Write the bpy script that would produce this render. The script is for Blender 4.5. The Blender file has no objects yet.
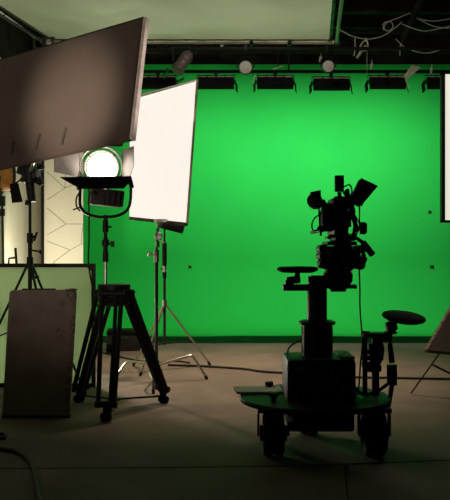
import bpy, bmesh, math, random
from mathutils import Vector, Matrix, Quaternion
random.seed(7)
PI = math.pi
F = 800.0; H = 1.3
def P(px, py, D):
    return Vector(((px-225)*D/F, D, H-(py-250)*D/F))
V = Vector
sc = bpy.context.scene
COL = sc.collection

# ------------------------------------------------------------------ materials
def mat(name, col, rough=.6, metal=0., noise=None, bump=0., emit=None, strength=0., scale=20., transl=0., spec=None):
    m = bpy.data.materials.new(name); m.use_nodes = True
    nt = m.node_tree; b = nt.nodes['Principled BSDF']
    b.inputs['Base Color'].default_value = (*col, 1); b.inputs['Roughness'].default_value = rough
    b.inputs['Metallic'].default_value = metal
    if spec is not None: b.inputs['Specular IOR Level'].default_value = spec
    if emit: b.inputs['Emission Color'].default_value = (*emit, 1); b.inputs['Emission Strength'].default_value = strength
    tc = nt.nodes.new('ShaderNodeTexCoord')
    n = nt.nodes.new('ShaderNodeTexNoise'); n.inputs['Scale'].default_value = scale; n.inputs['Detail'].default_value = 6
    nt.links.new(tc.outputs['Object'], n.inputs['Vector'])
    if noise:
        r = nt.nodes.new('ShaderNodeValToRGB'); r.color_ramp.elements[0].position = .35; r.color_ramp.elements[1].position = .68
        r.color_ramp.elements[0].color = (*[c*(1-noise) for c in col], 1); r.color_ramp.elements[1].color = (*[min(1, c*(1+noise)) for c in col], 1)
        nt.links.new(n.outputs['Fac'], r.inputs['Fac']); nt.links.new(r.outputs['Color'], b.inputs['Base Color'])
    if bump:
        bp = nt.nodes.new('ShaderNodeBump'); bp.inputs['Strength'].default_value = bump; bp.inputs['Distance'].default_value = .01
        nt.links.new(n.outputs['Fac'], bp.inputs['Height']); nt.links.new(bp.outputs['Normal'], b.inputs['Normal'])
    if transl:
        t = nt.nodes.new('ShaderNodeBsdfTranslucent'); t.inputs['Color'].default_value = (*col, 1)
        mx = nt.nodes.new('ShaderNodeMixShader'); mx.inputs[0].default_value = transl
        out = nt.nodes['Material Output']
        nt.links.new(b.outputs[0], mx.inputs[1]); nt.links.new(t.outputs[0], mx.inputs[2]); nt.links.new(mx.outputs[0], out.inputs['Surface'])
    return m
M = {}
M['black'] = mat('black_metal', (.012,.012,.012), .5, noise=.3, bump=.05, scale=60, spec=.3)
M['matte'] = mat('matte_black', (.008,.008,.008), .8, noise=.3, scale=30, spec=.2)
M['gloss'] = mat('gloss_black', (.008,.009,.008), .55, noise=.25, scale=14, spec=.5)
M['grey'] = mat('dark_grey_metal', (.05,.045,.042), .5, .3, noise=.2, scale=40)
M['ribbed'] = mat('brown_grey_housing', (.22,.17,.15), .5, .2, noise=.2, scale=40)
M['ribdark'] = mat('dark_ribbed_box', (.035,.026,.023), .6, .1, noise=.2, scale=40)
M['chrome'] = mat('chrome', (.62,.60,.55), .28, .9, noise=.1, scale=50)
M['pipe'] = mat('pale_pipe', (.62,.56,.47), .75, .0, noise=.15, scale=25)
M['pipegreen'] = mat('green_lit_pipe', (.20,.42,.24), .5, 0, noise=.15, scale=25)  # green light from the screen put into the pipe colour
M['rubber'] = mat('rubber', (.010,.010,.010), .85, bump=.1, scale=80, spec=.2)
M['cable'] = mat('black_cable', (.015,.014,.012), .6, noise=.2)
M['cablegrey'] = mat('grey_cable', (.75,.72,.64), .6, noise=.2)
M['cream'] = mat('cream_painted_wall', (.78,.76,.60), .85, noise=.03, bump=.03, scale=3)
M['green'] = mat('chroma_green', (.028,.58,.085), .9, noise=.03, scale=1.2, spec=.05)
M['green_edge'] = mat('chroma_green_edge', (.008,.17,.035), .9, noise=.05, scale=3, spec=.1)  # screen green darkened: shade on the riser front put into the colour
M['silk'] = mat('silk_fabric', (.52,.62,.40), .8, noise=.10, bump=.15, scale=1.6, transl=.35, spec=.1)
M['gsilk'] = mat('framed_fabric', (.60,.71,.51), .85, noise=.05, bump=.05, scale=2.5, transl=.5, spec=.1)
M['pboard'] = mat('brown_board_face', (.115,.088,.072), .85, noise=.06, scale=3, spec=.15)
M['pedge'] = mat('pale_board_edge', (.80,.66,.60), .8, noise=.15, scale=15)
M['wornedge'] = mat('worn_foam_edge', (.30,.23,.17), .9, noise=.45, bump=.5, scale=30, spec=.1)
M['soft'] = mat('lit_diffusion', (.35,.34,.32), .8, emit=(1.0,.93,.85), strength=.90, noise=.02, scale=3)
M['soft2'] = mat('lit_diffusion_warm', (.85,.82,.74), .8, emit=(1.0,.97,.82), strength=.72, noise=.02, scale=3)
M['strapmat'] = mat('dark_strap', (.055,.042,.035), .9, noise=.3, scale=25)  # dark tone for the shadow marks on the brown board
M['darkboard'] = mat('dark_board_face', (.055,.044,.036), .85, noise=.12, scale=4, spec=.15)
M['flock'] = mat('flocked_black', (.006,.006,.006), 1.0, noise=.2, spec=0.0)
M['lens'] = mat('lamp_lens', (.9,.9,.9), .3, emit=(1.0,.93,.82), strength=6.0, scale=60, bump=.2)
M['ring'] = mat('polished_ring', (.62,.62,.56), .3, .8, noise=.1)
M['blade'] = mat('barn_door_blade', (.30,.25,.22), .45, .5, noise=.15, scale=8)
M['amber'] = mat('amber_reflector', (.60,.27,.06), .4, .1, noise=.15)
M['paper'] = mat('white_paper', (.88,.84,.77), .8, noise=.1, scale=10)
M['disc'] = mat('dark_green_deck', (.006,.012,.009), .55, noise=.4, scale=6, spec=.35)
M['meshface'] = mat('grey_lamp_face', (.72,.72,.64), .6, noise=.25, scale=70, bump=.3)
M['tag'] = mat('pale_metal', (.82,.86,.66), .5, .1, noise=.2)
M['void'] = mat('black_ceiling', (.032,.028,.024), .95, noise=.4, scale=3, spec=.05)
M['wood'] = mat('dark_case', (.018,.015,.013), .6, noise=.3, scale=20)
M['reddish'] = mat('red_brown_panel', (.06,.025,.018), .6, noise=.3)
M['screen'] = mat('dark_screen', (.006,.007,.010), .2)

# weathered board: dark paint with scuffs
def weathered():
    m = mat('weathered_foam_board', (.33,.265,.225), .85, noise=.16, bump=.25, scale=5, spec=.2)
    nt = m.node_tree; b = nt.nodes['Principled BSDF']
    src = b.inputs['Base Color'].links[0].from_socket
    tc = nt.nodes['Texture Coordinate']
    v = nt.nodes.new('ShaderNodeTexNoise'); v.inputs['Scale'].default_value = 22; v.inputs['Detail'].default_value = 8
    r = nt.nodes.new('ShaderNodeValToRGB'); r.color_ramp.elements[0].position = .66; r.color_ramp.elements[1].position = .80
    mx = nt.nodes.new('ShaderNodeMix'); mx.data_type = 'RGBA'
    nt.links.new(tc.outputs['Object'], v.inputs['Vector']); nt.links.new(v.outputs['Fac'], r.inputs['Fac'])
    nt.links.new(r.outputs['Color'], mx.inputs[0]); nt.links.new(src, mx.inputs[6])
    mx.inputs[7].default_value = (.36,.29,.25,1); nt.links.new(mx.outputs[2], b.inputs['Base Color'])
    return m
M['weather'] = weathered()
def floor_mat():
    m = mat('studio_floor', (.225,.175,.138), .8, noise=.10, bump=.04, scale=2.2, spec=.25)
    nt = m.node_tree; b = nt.nodes['Principled BSDF']; src = b.inputs['Base Color'].links[0].from_socket
    tc = nt.nodes['Texture Coordinate']
    # scuffs
    v = nt.nodes.new('ShaderNodeTexNoise'); v.inputs['Scale'].default_value = .9; v.inputs['Detail'].default_value = 9; v.inputs['Distortion'].default_value = 1.2
    r = nt.nodes.new('ShaderNodeValToRGB'); r.color_ramp.elements[0].position = .40; r.color_ramp.elements[1].position = .62
    r.color_ramp.elements[0].color = (.80,.80,.80,1); r.color_ramp.elements[1].color = (1,1,1,1)
    mx = nt.nodes.new('ShaderNodeMix'); mx.data_type = 'RGBA'; mx.blend_type = 'MULTIPLY'; mx.inputs[0].default_value = 1
    nt.links.new(tc.outputs['Object'], v.inputs['Vector']); nt.links.new(v.outputs['Fac'], r.inputs['Fac'])
    nt.links.new(src, mx.inputs[6]); nt.links.new(r.outputs['Color'], mx.inputs[7]); nt.links.new(mx.outputs[2], b.inputs['Base Color'])
    return m
M['floor'] = floor_mat()

# ------------------------------------------------------------------ mesh builder
def frame_axes(d):
    d = d.normalized(); a = V((0,0,1)) if abs(d.z) < .9 else V((1,0,0))
    u = d.cross(a).normalized(); return u, d.cross(u).normalized()
class MB:
    def __init__(s): s.bm = bmesh.new()
    def box(s, c, size, rot=None, bev=0.):
        r = bmesh.ops.create_cube(s.bm, size=1.0); vs = r['verts']
        mt = Matrix.Translation(V(c)) @ (rot.to_4x4() if rot else Matrix.Identity(4)) @ Matrix.Diagonal((*size, 1))
        bmesh.ops.transform(s.bm, matrix=mt, verts=vs)
        if bev:
            es = list({e for v in vs for e in v.link_edges})
            bmesh.ops.bevel(s.bm, geom=es, offset=bev, segments=2, affect='EDGES', profile=.6)
        return s
    def rings(s, rings, closed=False, caps=True):
        R = [[s.bm.verts.new(p) for p in r] for r in rings]; n = len(R[0])
        m = len(R)
        for i in range(m if closed else m-1):
            a, b = R[i], R[(i+1) % m]
            for k in range(n): s.bm.faces.new((a[k], a[(k+1)%n], b[(k+1)%n], b[k]))
        if caps and not closed:
            s.bm.faces.new(R[0][::-1]); s.bm.faces.new(R[-1])
        return s
    def cyl(s, a, b, r0, r1=None, n=16):
        a, b = V(a), V(b); r1 = r0 if r1 is None else r1; u, w = frame_axes(b-a)
        ring = lambda c, r: [c + (u*math.cos(2*PI*k/n) + w*math.sin(2*PI*k/n))*r for k in range(n)]
        return s.rings([ring(a, r0), ring(b, r1)])
    def lathe(s, o, ax, prof, n=24, caps=True):            # prof: [(radius, along)]
        o = V(o); ax = V(ax).normalized(); u, w = frame_axes(ax)
        return s.rings([[o + ax*h + (u*math.cos(2*PI*k/n) + w*math.sin(2*PI*k/n))*max(r, 1e-4) for k in range(n)] for r, h in prof], caps=caps)
    def ringtorus(s, o, ax, R, r, n=36, m=10):
        o = V(o); ax = V(ax).normalized(); u, w = frame_axes(ax); rr = []
        for i in range(n):
            t = 2*PI*i/n; d = u*math.cos(t)+w*math.sin(t)
            rr.append([o + d*(R + r*math.cos(2*PI*k/m)) + ax*r*math.sin(2*PI*k/m) for k in range(m)])
        return s.rings(rr, closed=True)
    def tube(s, pts, r, n=10, smooth=True, caps=True):
        pts = [V(p) for p in pts]
        if smooth and len(pts) > 2:
            q = []
            for i in range(len(pts)-1):
                p0 = pts[max(i-1,0)]; p1 = pts[i]; p2 = pts[i+1]; p3 = pts[min(i+2, len(pts)-1)]
                for k in range(6):
                    t = k/6; q.append(.5*((2*p1)+(p2-p0)*t+(2*p0-5*p1+4*p2-p3)*t*t+(3*p1-p0-3*p2+p3)*t**3))
            q.append(pts[-1]); pts = q
        u = None; rr = []
        for i, p in enumerate(pts):
            d = (pts[min(i+1, len(pts)-1)] - pts[max(i-1, 0)]).normalized()
            if u is None: u = frame_axes(d)[0]
            u = (u - d*u.dot(d)).normalized(); w = d.cross(u)
            rr.append([p + (u*math.cos(2*PI*k/n)+w*math.sin(2*PI*k/n))*r for k in range(n)])
        return s.rings(rr, caps=caps)
    def slab(s, pts, nrm, th):                   # polygon given thickness along nrm
        nrm = V(nrm).normalized()*th; a = [s.bm.verts.new(V(p)) for p in pts]; b = [s.bm.verts.new(V(p)+nrm) for p in pts]
        n = len(a); s.bm.faces.new(a[::-1]); s.bm.faces.new(b)
        for k in range(n): s.bm.faces.new((a[k], a[(k+1)%n], b[(k+1)%n], b[k]))
        return s
    def bar(s, a, b, w, h):
        a, b = V(a), V(b); u, v = frame_axes(b-a)
        f = lambda c: [c+u*w/2+v*h/2, c-u*w/2+v*h/2, c-u*w/2-v*h/2, c+u*w/2-v*h/2]
        return s.rings([f(a), f(b)])
def build(name, mb, m, parent=None, local=False):
    bmesh.ops.recalc_face_normals(mb.bm, faces=mb.bm.faces)
    me = bpy.data.meshes.new(name)
    if parent is None: 
        lo = V((min(v.co.x for v in mb.bm.verts)+max(v.co.x for v in mb.bm.verts), min(v.co.y for v in mb.bm.verts)+max(v.co.y for v in mb.bm.verts), 2*min(v.co.z for v in mb.bm.verts)))/2
    elif local: lo = V((0,0,0))
    else:
        lo = V((0,0,0)); q = parent
        while q: lo += q.location; q = q.parent
    bmesh.ops.translate(mb.bm, vec=-lo, verts=mb.bm.verts)
    mb.bm.to_mesh(me); mb.bm.free()
    for p in me.polygons: p.use_smooth = True
    me.set_sharp_from_angle(angle=math.radians(35))
    me.materials.append(M[m] if isinstance(m, str) else m)
    o = bpy.data.objects.new(name, me); COL.objects.link(o)
    if parent is None: o.location = lo
    else: o.parent = parent
    return o
def tag(o, label, cat, group=None, kind=None):
    o['label'] = label; o['category'] = cat
    if group: o['group'] = group
    if kind: o['kind'] = kind
    return o
def thing(name, loc, label, cat, group=None):
    o = bpy.data.objects.new(name, None); o.empty_display_size = .1; COL.objects.link(o); o.location = V(loc)
    return tag(o, label, cat, group)
def struct(name, mb, m):
    o = build(name, mb, m); o['kind'] = 'structure'; return o
def copy_tree(o, parent=None):
    c = o.copy(); COL.objects.link(c); c.parent = parent
    for ch in list(o.children): copy_tree(ch, c)
    return c
def light(name, kind, loc, direction, energy, col, parent=None, **kw):
    l = bpy.data.lights.new(name, kind); l.energy = energy; l.color = col
    for k, v in kw.items(): setattr(l, k, v)
    o = bpy.data.objects.new(name, l); COL.objects.link(o); o.location = loc
    o.rotation_mode = 'QUATERNION'; o.rotation_quaternion = V(direction).to_track_quat('-Z', 'Y')
    if parent: o.parent = parent; o.location = V(loc) - parent.location
    return o

# ------------------------------------------------------------------ setting
XL, XR, YB, ZC = -2.75, 6.0, 13.25, 5.0
struct('floor', MB().box((1.2, 6.2, -.05), (9.6, 14.4, .1)), 'floor')
struct('ceiling', MB().box((1.2, 6.2, ZC+.05), (9.6, 14.4, .1)), 'void')
struct('wall_back', MB().box((1.2, YB+.05, ZC/2), (9.6, .1, ZC)), 'void')
struct('wall_right', MB().box((XR+.05, 6.2, ZC/2), (.1, 14.4, ZC)), 'void')
struct('wall_front', MB().box((1.2, -1.05, ZC/2), (9.6, .1, ZC)), 'void')
zt = 3.66
struct('wall_left', MB().box((XL-.05, 5.7, zt/2), (.1, 13.4, zt)), 'cream')
struct('trim_1', MB().box((XL-.06, 6.2, (zt+ZC)/2), (.08, 14.4, ZC-zt-.01)), 'void')
struct('trim_2', MB().box((XL-.045, 12.85, zt/2), (.08, .85, zt)), 'void')
for i, y in enumerate((10.9, 11.7, 12.5)):
    struct('trim_%d' % (3+i), MB().box((1.6, y, ZC-.12), (8.6, .12, .24)), 'void')
# floor seams
s1 = MB(); s1.tube([P(-30,469,1040/219), P(230,467,1040/217), P(350,464,1040/214), P(480,459,1040/209)], .004, 6)
struct('trim_6', s1, 'matte')
s1 = MB(); s1.tube([P(344,464.5,1040/214.5), P(348,500,4.16), P(352,540,3.586)], .004, 6)
struct('trim_7', s1, 'matte')

# green cyclorama : riser + cove + wall
g = MB(); prof = [(11.2,.001),(11.2,.095),(11.215,.105)]
prof += [(11.5,.105),(11.9,.105)]
Rv = 1.05; yb = 13.1
for k in range(0, 15):
    a = PI/2*k/14; prof.append((yb-Rv+Rv*math.sin(a), .105+Rv-Rv*math.cos(a)))
prof += [(yb,2.4),(yb,4.34),(yb+.04,4.34),(yb+.04,.001)]
x0, x1 = -2.45, 5.9
g.rings([[V((x,y,z)) for y,z in prof] for x in (x0, x1)], caps=False)
cyc = build('green_screen', g, 'green'); tag(cyc, 'tall bright green screen with a curved foot filling the back of the studio', 'green screen')
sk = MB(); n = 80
def shaded_skirt(th, lo, hi, amp):
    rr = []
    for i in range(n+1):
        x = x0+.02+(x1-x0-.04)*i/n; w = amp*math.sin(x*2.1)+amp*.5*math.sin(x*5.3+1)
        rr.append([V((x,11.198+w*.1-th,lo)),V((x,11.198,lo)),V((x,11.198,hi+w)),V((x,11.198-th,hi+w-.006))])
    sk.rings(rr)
shaded_skirt(.02, .0, .098, .006)
build('skirt', sk, 'green_edge', cyc)  # strip on the riser front, its shade carried by the darker green

# black post and cracked cream flat at the left
tag(build('wall_post', MB().box((-2.526,11.1,1.83), (.036,.07,3.66)), 'matte'), 'tall narrow black post between the plain cream wall and the patterned cream flat', 'post')
fl = MB(); fl.box((-2.24,11.12,1.83), (.54,.04,3.66)); 
flat = thing('scenery_flat', (-2.24,11.12,0), 'tall cream flat with thin angular dark lines, beside the edge of the green screen', 'scenery flat')
build('panel', fl, 'cream', flat)
ln = MB()
def crack(pts):
    ln.tube([V((P(x,y,11.097).x, 11.099, P(x,y,11.097).z)) for x,y in pts], .003, 6, smooth=False)
crack([(47,208),(66,224),(83,224)]); crack([(47,235),(66,224)]); crack([(47,241),(70,250),(83,243)]); crack([(54,262),(70,250)]); crack([(47,274),(54,262)])
crack([(47,172),(65,188),(83,181)]); crack([(47,200),(65,188)]); crack([(83,224),(81,243)]); crack([(66,160),(83,150)]); crack([(47,150),(66,160),(65,188)])
build('dark_line', ln, 'grey', flat)

struct('trim_8', MB().box((-2.475, 12.2, 2.17), (.03, 1.96, 4.34)), 'cream')  # unseen panel added to block green bounce and return cream light

# tape marks on the green screen
for (px, py, w, lab) in ((190,267,.05,'small dark tape mark on the green screen beside the tall thin stands'), (430,212,.05,'small dark tape mark on the green screen, upper of the two at the right'), (432,267,.07,'small dark tape cross on the green screen, lower of the two at the right')):
    p = P(px, py, 13.09); mb = MB()
    zz = p.z; yy = 13.10
    if zz < 1.155: yy = 13.1-Rv+math.sqrt(max(0, Rv*Rv-(1.155-zz)**2))
    r1 = Matrix.Rotation(.7, 3, 'Y'); r2 = Matrix.Rotation(-.8, 3, 'Y')
    mb.box((p.x, yy-.006, zz), (w*1.3,.006,.02), r1); mb.box((p.x, yy-.006, zz), (w*1.1,.006,.02), r2)
    tag(build('tape_mark', mb, 'matte'), lab, 'tape mark', 'tracking marks on the green screen')

# ------------------------------------------------------------------ lighting grid pipes
def hangpipe(y, z, xa, xb, label, hang=(-1.5, 1.5, 4.0), r=.024):
    t = thing('grid_pipe', ((xa+xb)/2, y, z), label, 'pipe', 'pipes of the lighting grid')
    build('pipe', MB().cyl((xa,y,z),(xb,y,z), r), 'black', t)
    for x in hang: build('hanger', MB().cyl((x,y,z),(x,y,ZC), .012, n=8), 'black', t)
    return t
hangpipe(11.3, 3.82, -2.6, 5.5, 'long black pipe carrying the row of flat black backdrop lights', (-2.0, .9, 3.9))
hangpipe(10.8, 4.02, -2.6, 5.5, 'long black pipe above the round grey lamps, nearer than the light bank pipe', (-2.3, .35, 3.2))
tr = thing('roof_truss', (2.0, 12.2, 4.62), 'dark lattice truss crossing overhead above the row of backdrop lights', 'truss')
tm = MB(); 
for z in (4.32, 4.62): build('chord', MB().cyl((-2.6,12.2,z),(5.6,12.2,z), .03), 'void', tr)
web = MB()
for k in range(26):
    x = -2.5+k*.31; web.cyl((x,12.2,4.32 if k%2 else 4.62),(x+.31,12.2,4.62 if k%2 else 4.32), .012, n=6)
build('lattice', web, 'void', tr)
for x in (-1.8, 1.9, 5.0): build('hanger', MB().cyl((x,12.2,4.62),(x,12.2,ZC), .015, n=8), 'void', tr)
tag(build('diagonal_pipe', MB().cyl(P(424,-6,11.0), P(398,52,11.4), .045), 'void'), 'thick black diagonal pipe crossing the cables at upper right', 'pipe')

# backdrop lights (flat banks seen from behind)
def bank():
    t = thing('bank_light', (0,0,0), 'x', 'studio light', 'row of flat lights above the green screen')
    R = Matrix.Rotation(math.radians(-30), 3, 'X')      # face +Y, tipped down
    loc = lambda v: R @ V(v)
    build('housing', MB().box(loc((0,0,-.10)), (.51,.085,.165), R, .008), 'matte', t, True)
    build('tube_panel', MB().box(loc((0,.046,-.10)), (.47,.006,.13), R), 'soft', t, True)
    lip = MB(); 
    for x in (-.19,-.06,.07,.19): lip.box(loc((x,-.050,-.025)), (.10,.012,.014), R)
    build('top_clip', lip, 'pipe', t, True)  # pale strips stand for light caught on the housing's top edge
    build('barn_door', MB().box(loc((0,.10,.01)), (.56,.12,.006), Matrix.Rotation(math.radians(-12),3,'X')), 'black', t, True)
    build('barn_door', MB().box(loc((.29,.07,-.12)), (.07,.006,.15), R @ Matrix.Rotation(1.2,3,'Z')), 'black', t, True)
    build('barn_door', MB().box(loc((-.29,.07,-.12)), (.07,.006,.15), R @ Matrix.Rotation(-1.2,3,'Z')), 'black', t, True)
    build('yoke', MB().tube([(-.27,0,-.10),(-.27,0,.03),(.27,0,.03),(.27,0,-.10)], .009, 8, smooth=False), 'black', t, True)
    build('clamp', MB().box((0,0,.06), (.05,.06,.09), bev=.008), 'black', t, True)
    return t
b0 = bank()
spots = [(158,77,'flat black backdrop light farthest left, beside the pale edge of the brown board'),
         (216,77,'flat black backdrop light just right of the white panel top corner'),
         (275,75,'flat black backdrop light between the two round grey lamps'),
         (331,79,'flat black backdrop light directly beneath the right-hand round grey lamp'),
         (387,76,'flat black backdrop light just left of the tilted pale metal bracket'),
         (444,73,'flat black backdrop light cut by the right edge of the photo')]
for i, (px, py, lab) in enumerate(spots):
    o = b0 if i == 0 else copy_tree(b0)
    p = P(px, py, 11.3); o.location = (p.x, 11.3, 3.735 + (0 if i != 3 else -.02)); o['label'] = lab
    l = light('bank_lamp', 'AREA', (p.x, 11.3+.10, 3.60), (0, 1, -1.0), 5.7, (.96,1.0,.93), None, shape='RECTANGLE', size=.5, size_y=.14, spread=math.radians(142))
    l.parent = o; l.location = V((0, .10, -.14))
# loose flaps
def flap(a, b, w, name, lab, m, D=11.15):
    a = P(*a, D); b = P(*b, D); tag(build(name, MB().bar(a, b, w, .008), m), lab, 'bracket')
q_ = [P(412.5,64.5,11.1),P(420.5,67.5,11.1),P(408,79,11.1),P(403.5,76.5,11.1)]
tag(build('pale_bracket', MB().slab(q_, (0,1,0), .03).cyl(P(413,66,11.12), V((P(413,66,11.12).x,11.29,3.83)), .012), 'tag'), 'pale tilted metal bracket hanging by the backdrop lights at upper right', 'bracket')
flap((405,77),(409,89), .035, 'hanging_strip', 'thin pale strip dangling below the tilted pale bracket', 'tag')
flap((256,75),(250.5,86), .025, 'hanging_strip', 'thin pale slanting strip below the left round grey lamp', 'tag')
flap((273,69),(283,66), .045, 'pale_bracket', 'small pale bar between the two round grey lamps', 'pipe', 10.85)
tag(build('thin_rod', MB().cyl(P(278,67,10.85), V((P(278,67,10.85).x,10.82,4.01)), .006, n=8), 'black'), 'thin black rod holding the small pale bar between the two round lamps', 'rod')

# round lamps
def parcan(px, py, D, r, lab, face='meshface'):
    r *= 1.06
    c = P(px, py, D); t = thing('round_lamp', c, lab, 'studio light', 'round lamps hanging from the grid')
    ax = V((0,-1,-.12)).normalized()
    build('lamp_body', MB().lathe(c, ax, [(r*.45,-.20),(r*.7,-.17),(r*.85,-.08),(r,-.03),(r,.02),(r*.92,.025)], 24), 'black', t)
    build('front_glass', MB().lathe(c+ax*.018, ax, [(r*.9,0),(r*.9,.01),(r*.5,.018),(.001,.02)], 24), face, t)
    build('front_ring', MB().ringtorus(c+ax*.028, ax, r*.96, .007), 'grey', t)
    zt_ = 4.02
    build('yoke', MB().tube([c+V((-r-.015,0,-.01)), c+V((-r-.015,0,r*.9)), c+V((0,.0,r+.05)), c+V((r+.015,0,r*.9)), c+V((r+.015,0,-.01))], .007, 8), 'black', t)
    top = V((c.x, 10.8, zt_))
    build('clamp', MB().cyl(c+V((0,0,r+.05)), top-V((0,0,.02)), .010).box(top, (.05,.07,.07), bev=.006), 'black', t)
    return t
parcan(245.5, 67.5, 10.72, .088, 'round grey lamp with pale mesh face above the third backdrop light from the left')
parcan(328, 66.5, 10.72, .08, 'round grey lamp hanging left of the tangled pale cable')
# tilted spotlight at (183,64)
c = P(183,62,10.7); t = thing('spotlight', c, 'tilted ribbed brown spotlight with a yoke hanging above the white panel corner', 'studio light')
ax = V((-.45,-.35,-.75)).normalized()
build('lamp_body', MB().lathe(c, ax, [(.05,-.17),(.075,-.14),(.08,-.08),(.085,-.07),(.08,-.06),(.08,0),(.086,.01),(.08,.02),(.082,.1),(.095,.12),(.095,.16),(.08,.165)], 20), 'ribbed', t)
build('yoke', MB().tube([c+V((-.13,0,0)), c+V((-.135,0,.2)), c+V((.09,0,.2)), c+V((.12,0,0))], .008, 8, smooth=False), 'grey', t)
build('clamp', MB().cyl(c+V((-.02,0,.2)), V((c.x-.02,10.8,4.0)), .012), 'black', t)
q = c+ax*.19
for dv in (V((-.11,0,.02)), V((.08,0,-.08))):
    build('barn_door', MB().box(q+dv+ax*.05, (.012,.14,.13), Matrix.Rotation(.5 if dv.x<0 else 1.0,3,'Y'), .002), 'black', t)
# ------------------------------------------------------------------ overhead silk in a pipe frame
d = V((90/800, 1, 39/800)).normalized(); u = V((1, -.1125, -.030)); u = (u - d*u.dot(d)).normalized(); nn = u.cross(d).normalized()
C0 = P(336.5, 42.5, 8.0); LW, LD = 3.02, 2.6
t = thing('overhead_silk', C0-u*LW/2-d*LD/2, 'large pale green diffusion cloth stretched overhead in a pipe frame', 'diffusion frame')
A, B, Cc, Dd = C0, C0-u*LW, C0-u*LW-d*LD, C0-d*LD
build('pipe', MB().cyl(A+u*.03, B-u*.03, .017), 'pipe', t); build('pipe', MB().cyl(B+d*.03, Cc-d*.03, .014), 'black', t)
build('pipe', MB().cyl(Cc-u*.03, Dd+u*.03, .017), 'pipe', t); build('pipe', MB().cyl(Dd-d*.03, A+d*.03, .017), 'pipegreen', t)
for cc in (A, B, Cc, Dd): build('corner_joint', MB().box(cc, (.05,.05,.045), bev=.006), 'black', t)
fab = MB(); NX, NY = 40, 26; up = nn*.026; g_ = []
for i in range(NX+1):
    row = []
    for j in range(NY+1):
        a = i/NX; b = j/NY; ins = .065; inf = .018
        p = C0 - u*(ins + (LW-2*ins-.02)*a) - d*(inf + (LD-ins-inf)*b)
        edge = min(a,1-a)*min(b,1-b)*4
        sag = -.06*math.sin(PI*a)*math.sin(PI*b) + .022*math.sin(13*a+5*b+2*math.sin(4*b))*min(1,edge*6) + .010*math.sin(27*a-11*b+math.sin(9*a))*min(1,edge*8)
        sc_ = .012*abs(math.sin(PI*9*a))*(1 if b < .02 else 0)
        row.append(fab.bm.verts.new(p + up + nn*sag - d*sc_))
    g_.append(row)
for i in range(NX):
    for j in range(NY): fab.bm.faces.new((g_[i][j], g_[i+1][j], g_[i+1][j+1], g_[i][j+1]))
fo = build('cloth', fab, 'silk', t)
bind = MB(); e0 = C0-u*.06-d*.012+up; bind.bar(e0, e0-u*(LW-.14), .006, .012); bind.bar(e0-u*(LW-.14), e0-u*(LW-.14)-d*(LD-.13), .03, .006); bind.bar(e0, e0-d*(LD-.13), .03, .006)
build('binding', bind, 'black', t)
def tie(p, q): build('tie', MB().cyl(p, q, .005, n=6), 'matte', t)
for k in range(9):
    p = C0-u*(.08+(LW-.16)*k/8); tie(p, p-d*.02+up)
for k in range(8):
    p = C0-d*(.08+(LD-.16)*k/7); tie(p, p-u*.06+up); p -= u*LW; tie(p, p+u*.06+up)
for p in (A-u*.35, B+u*.4, Cc+u*.4, Dd-u*.35): build('hanging_rope', MB().cyl(p, V((p.x,p.y,ZC)), .006, n=6), 'matte', t)
for px in (251.5, 289.5): build('collar', MB().box(P(px,43.5,7.99), (.04,.045,.045), bev=.006), 'black', t)
# side pipe + bracket near upper left corner
t = thing('angled_pipe', P(18,24,8.3), 'pale angled pipe running off the upper left corner of the cloth frame', 'pipe')
build('pipe', MB().cyl(P(-6,8,7.6), P(36,38,8.3), .012), 'pipe', t)
build('hook', MB().tube([P(35,38,8.3),P(34,44,8.3),P(36,48,8.3)], .014, 8), 'grey', t)
build('hook', MB().tube([P(52,38,8.05),P(53,44,8.05),P(50,47,8.05)], .012, 8), 'grey', t)
build('cross_bar', MB().cyl(P(34,38.5,8.3), P(54,38,8.05), .012), 'grey', t)

# ceiling cables upper right
def cable(pts, D, r, lab, m='cablegrey', group='cables drooping under the ceiling'):
    tag(build('ceiling_cable', MB().tube([P(x,y,D) for x,y in pts], r, 8), m), lab, 'cable', group)
cable([(336,27),(342,31),(352,36),(366,39),(380,37),(391,31),(402,22)], 11.2, .006, 'grey cable sagging from the cloth frame corner toward the diagonal pipe')
cable([(410,13),(398,18),(388,22),(384,28),(388,31),(393,27),(391,22),(386,22),(383,25),(384,30)], 11.25, .006, 'coiled grey cable loop left of the diagonal pipe')
cable([(411,15),(420,19),(432,21),(443,20),(458,17)], 11.2, .006, 'topmost grey cable running right from the diagonal pipe')
cable([(413,16),(422,21),(433,26),(446,28),(460,27)], 11.3, .006, 'middle grey cable crossing the others right of the diagonal pipe')
cable([(402,24),(412,28),(424,31),(438,29),(455,25)], 11.15, .006, 'third grey cable down, running right of the diagonal pipe')
cable([(396,39),(403,46),(414,51),(427,53),(440,50),(458,44)], 11.2, .006, 'lowest grey cable, deep loop right of the diagonal pipe')
cable([(403,40),(401,44),(400,49),(400,56)], 11.3, .006, 'short grey cable end hanging left of the lowest cable loop')
cable([(366,38),(368,46),(364,51),(360,48),(363,42),(367,40)], 11.2, .011, 'tangled pale cable knot hanging under the sagging cable')
tag(build('plug', MB().cyl(P(361,52,11.2), P(357,58,11.2), .024, .018), 'pipe'), 'pale plug dangling at the end of the tangled cable', 'plug')
tag(build('plug', MB().cyl(P(366,46,11.1), P(362,51,11.1), .022, .02), 'pipe'), 'pale plug within the tangled cable knot', 'plug')
cable([(355,38),(355,48),(354,56)], 11.2, .007, 'thin straight cable hanging beside the tangled pale cable')
cable([(367,50),(367,60),(367,74)], 11.25, .004, 'very thin cord hanging down beside the tangled cable knot')
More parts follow.
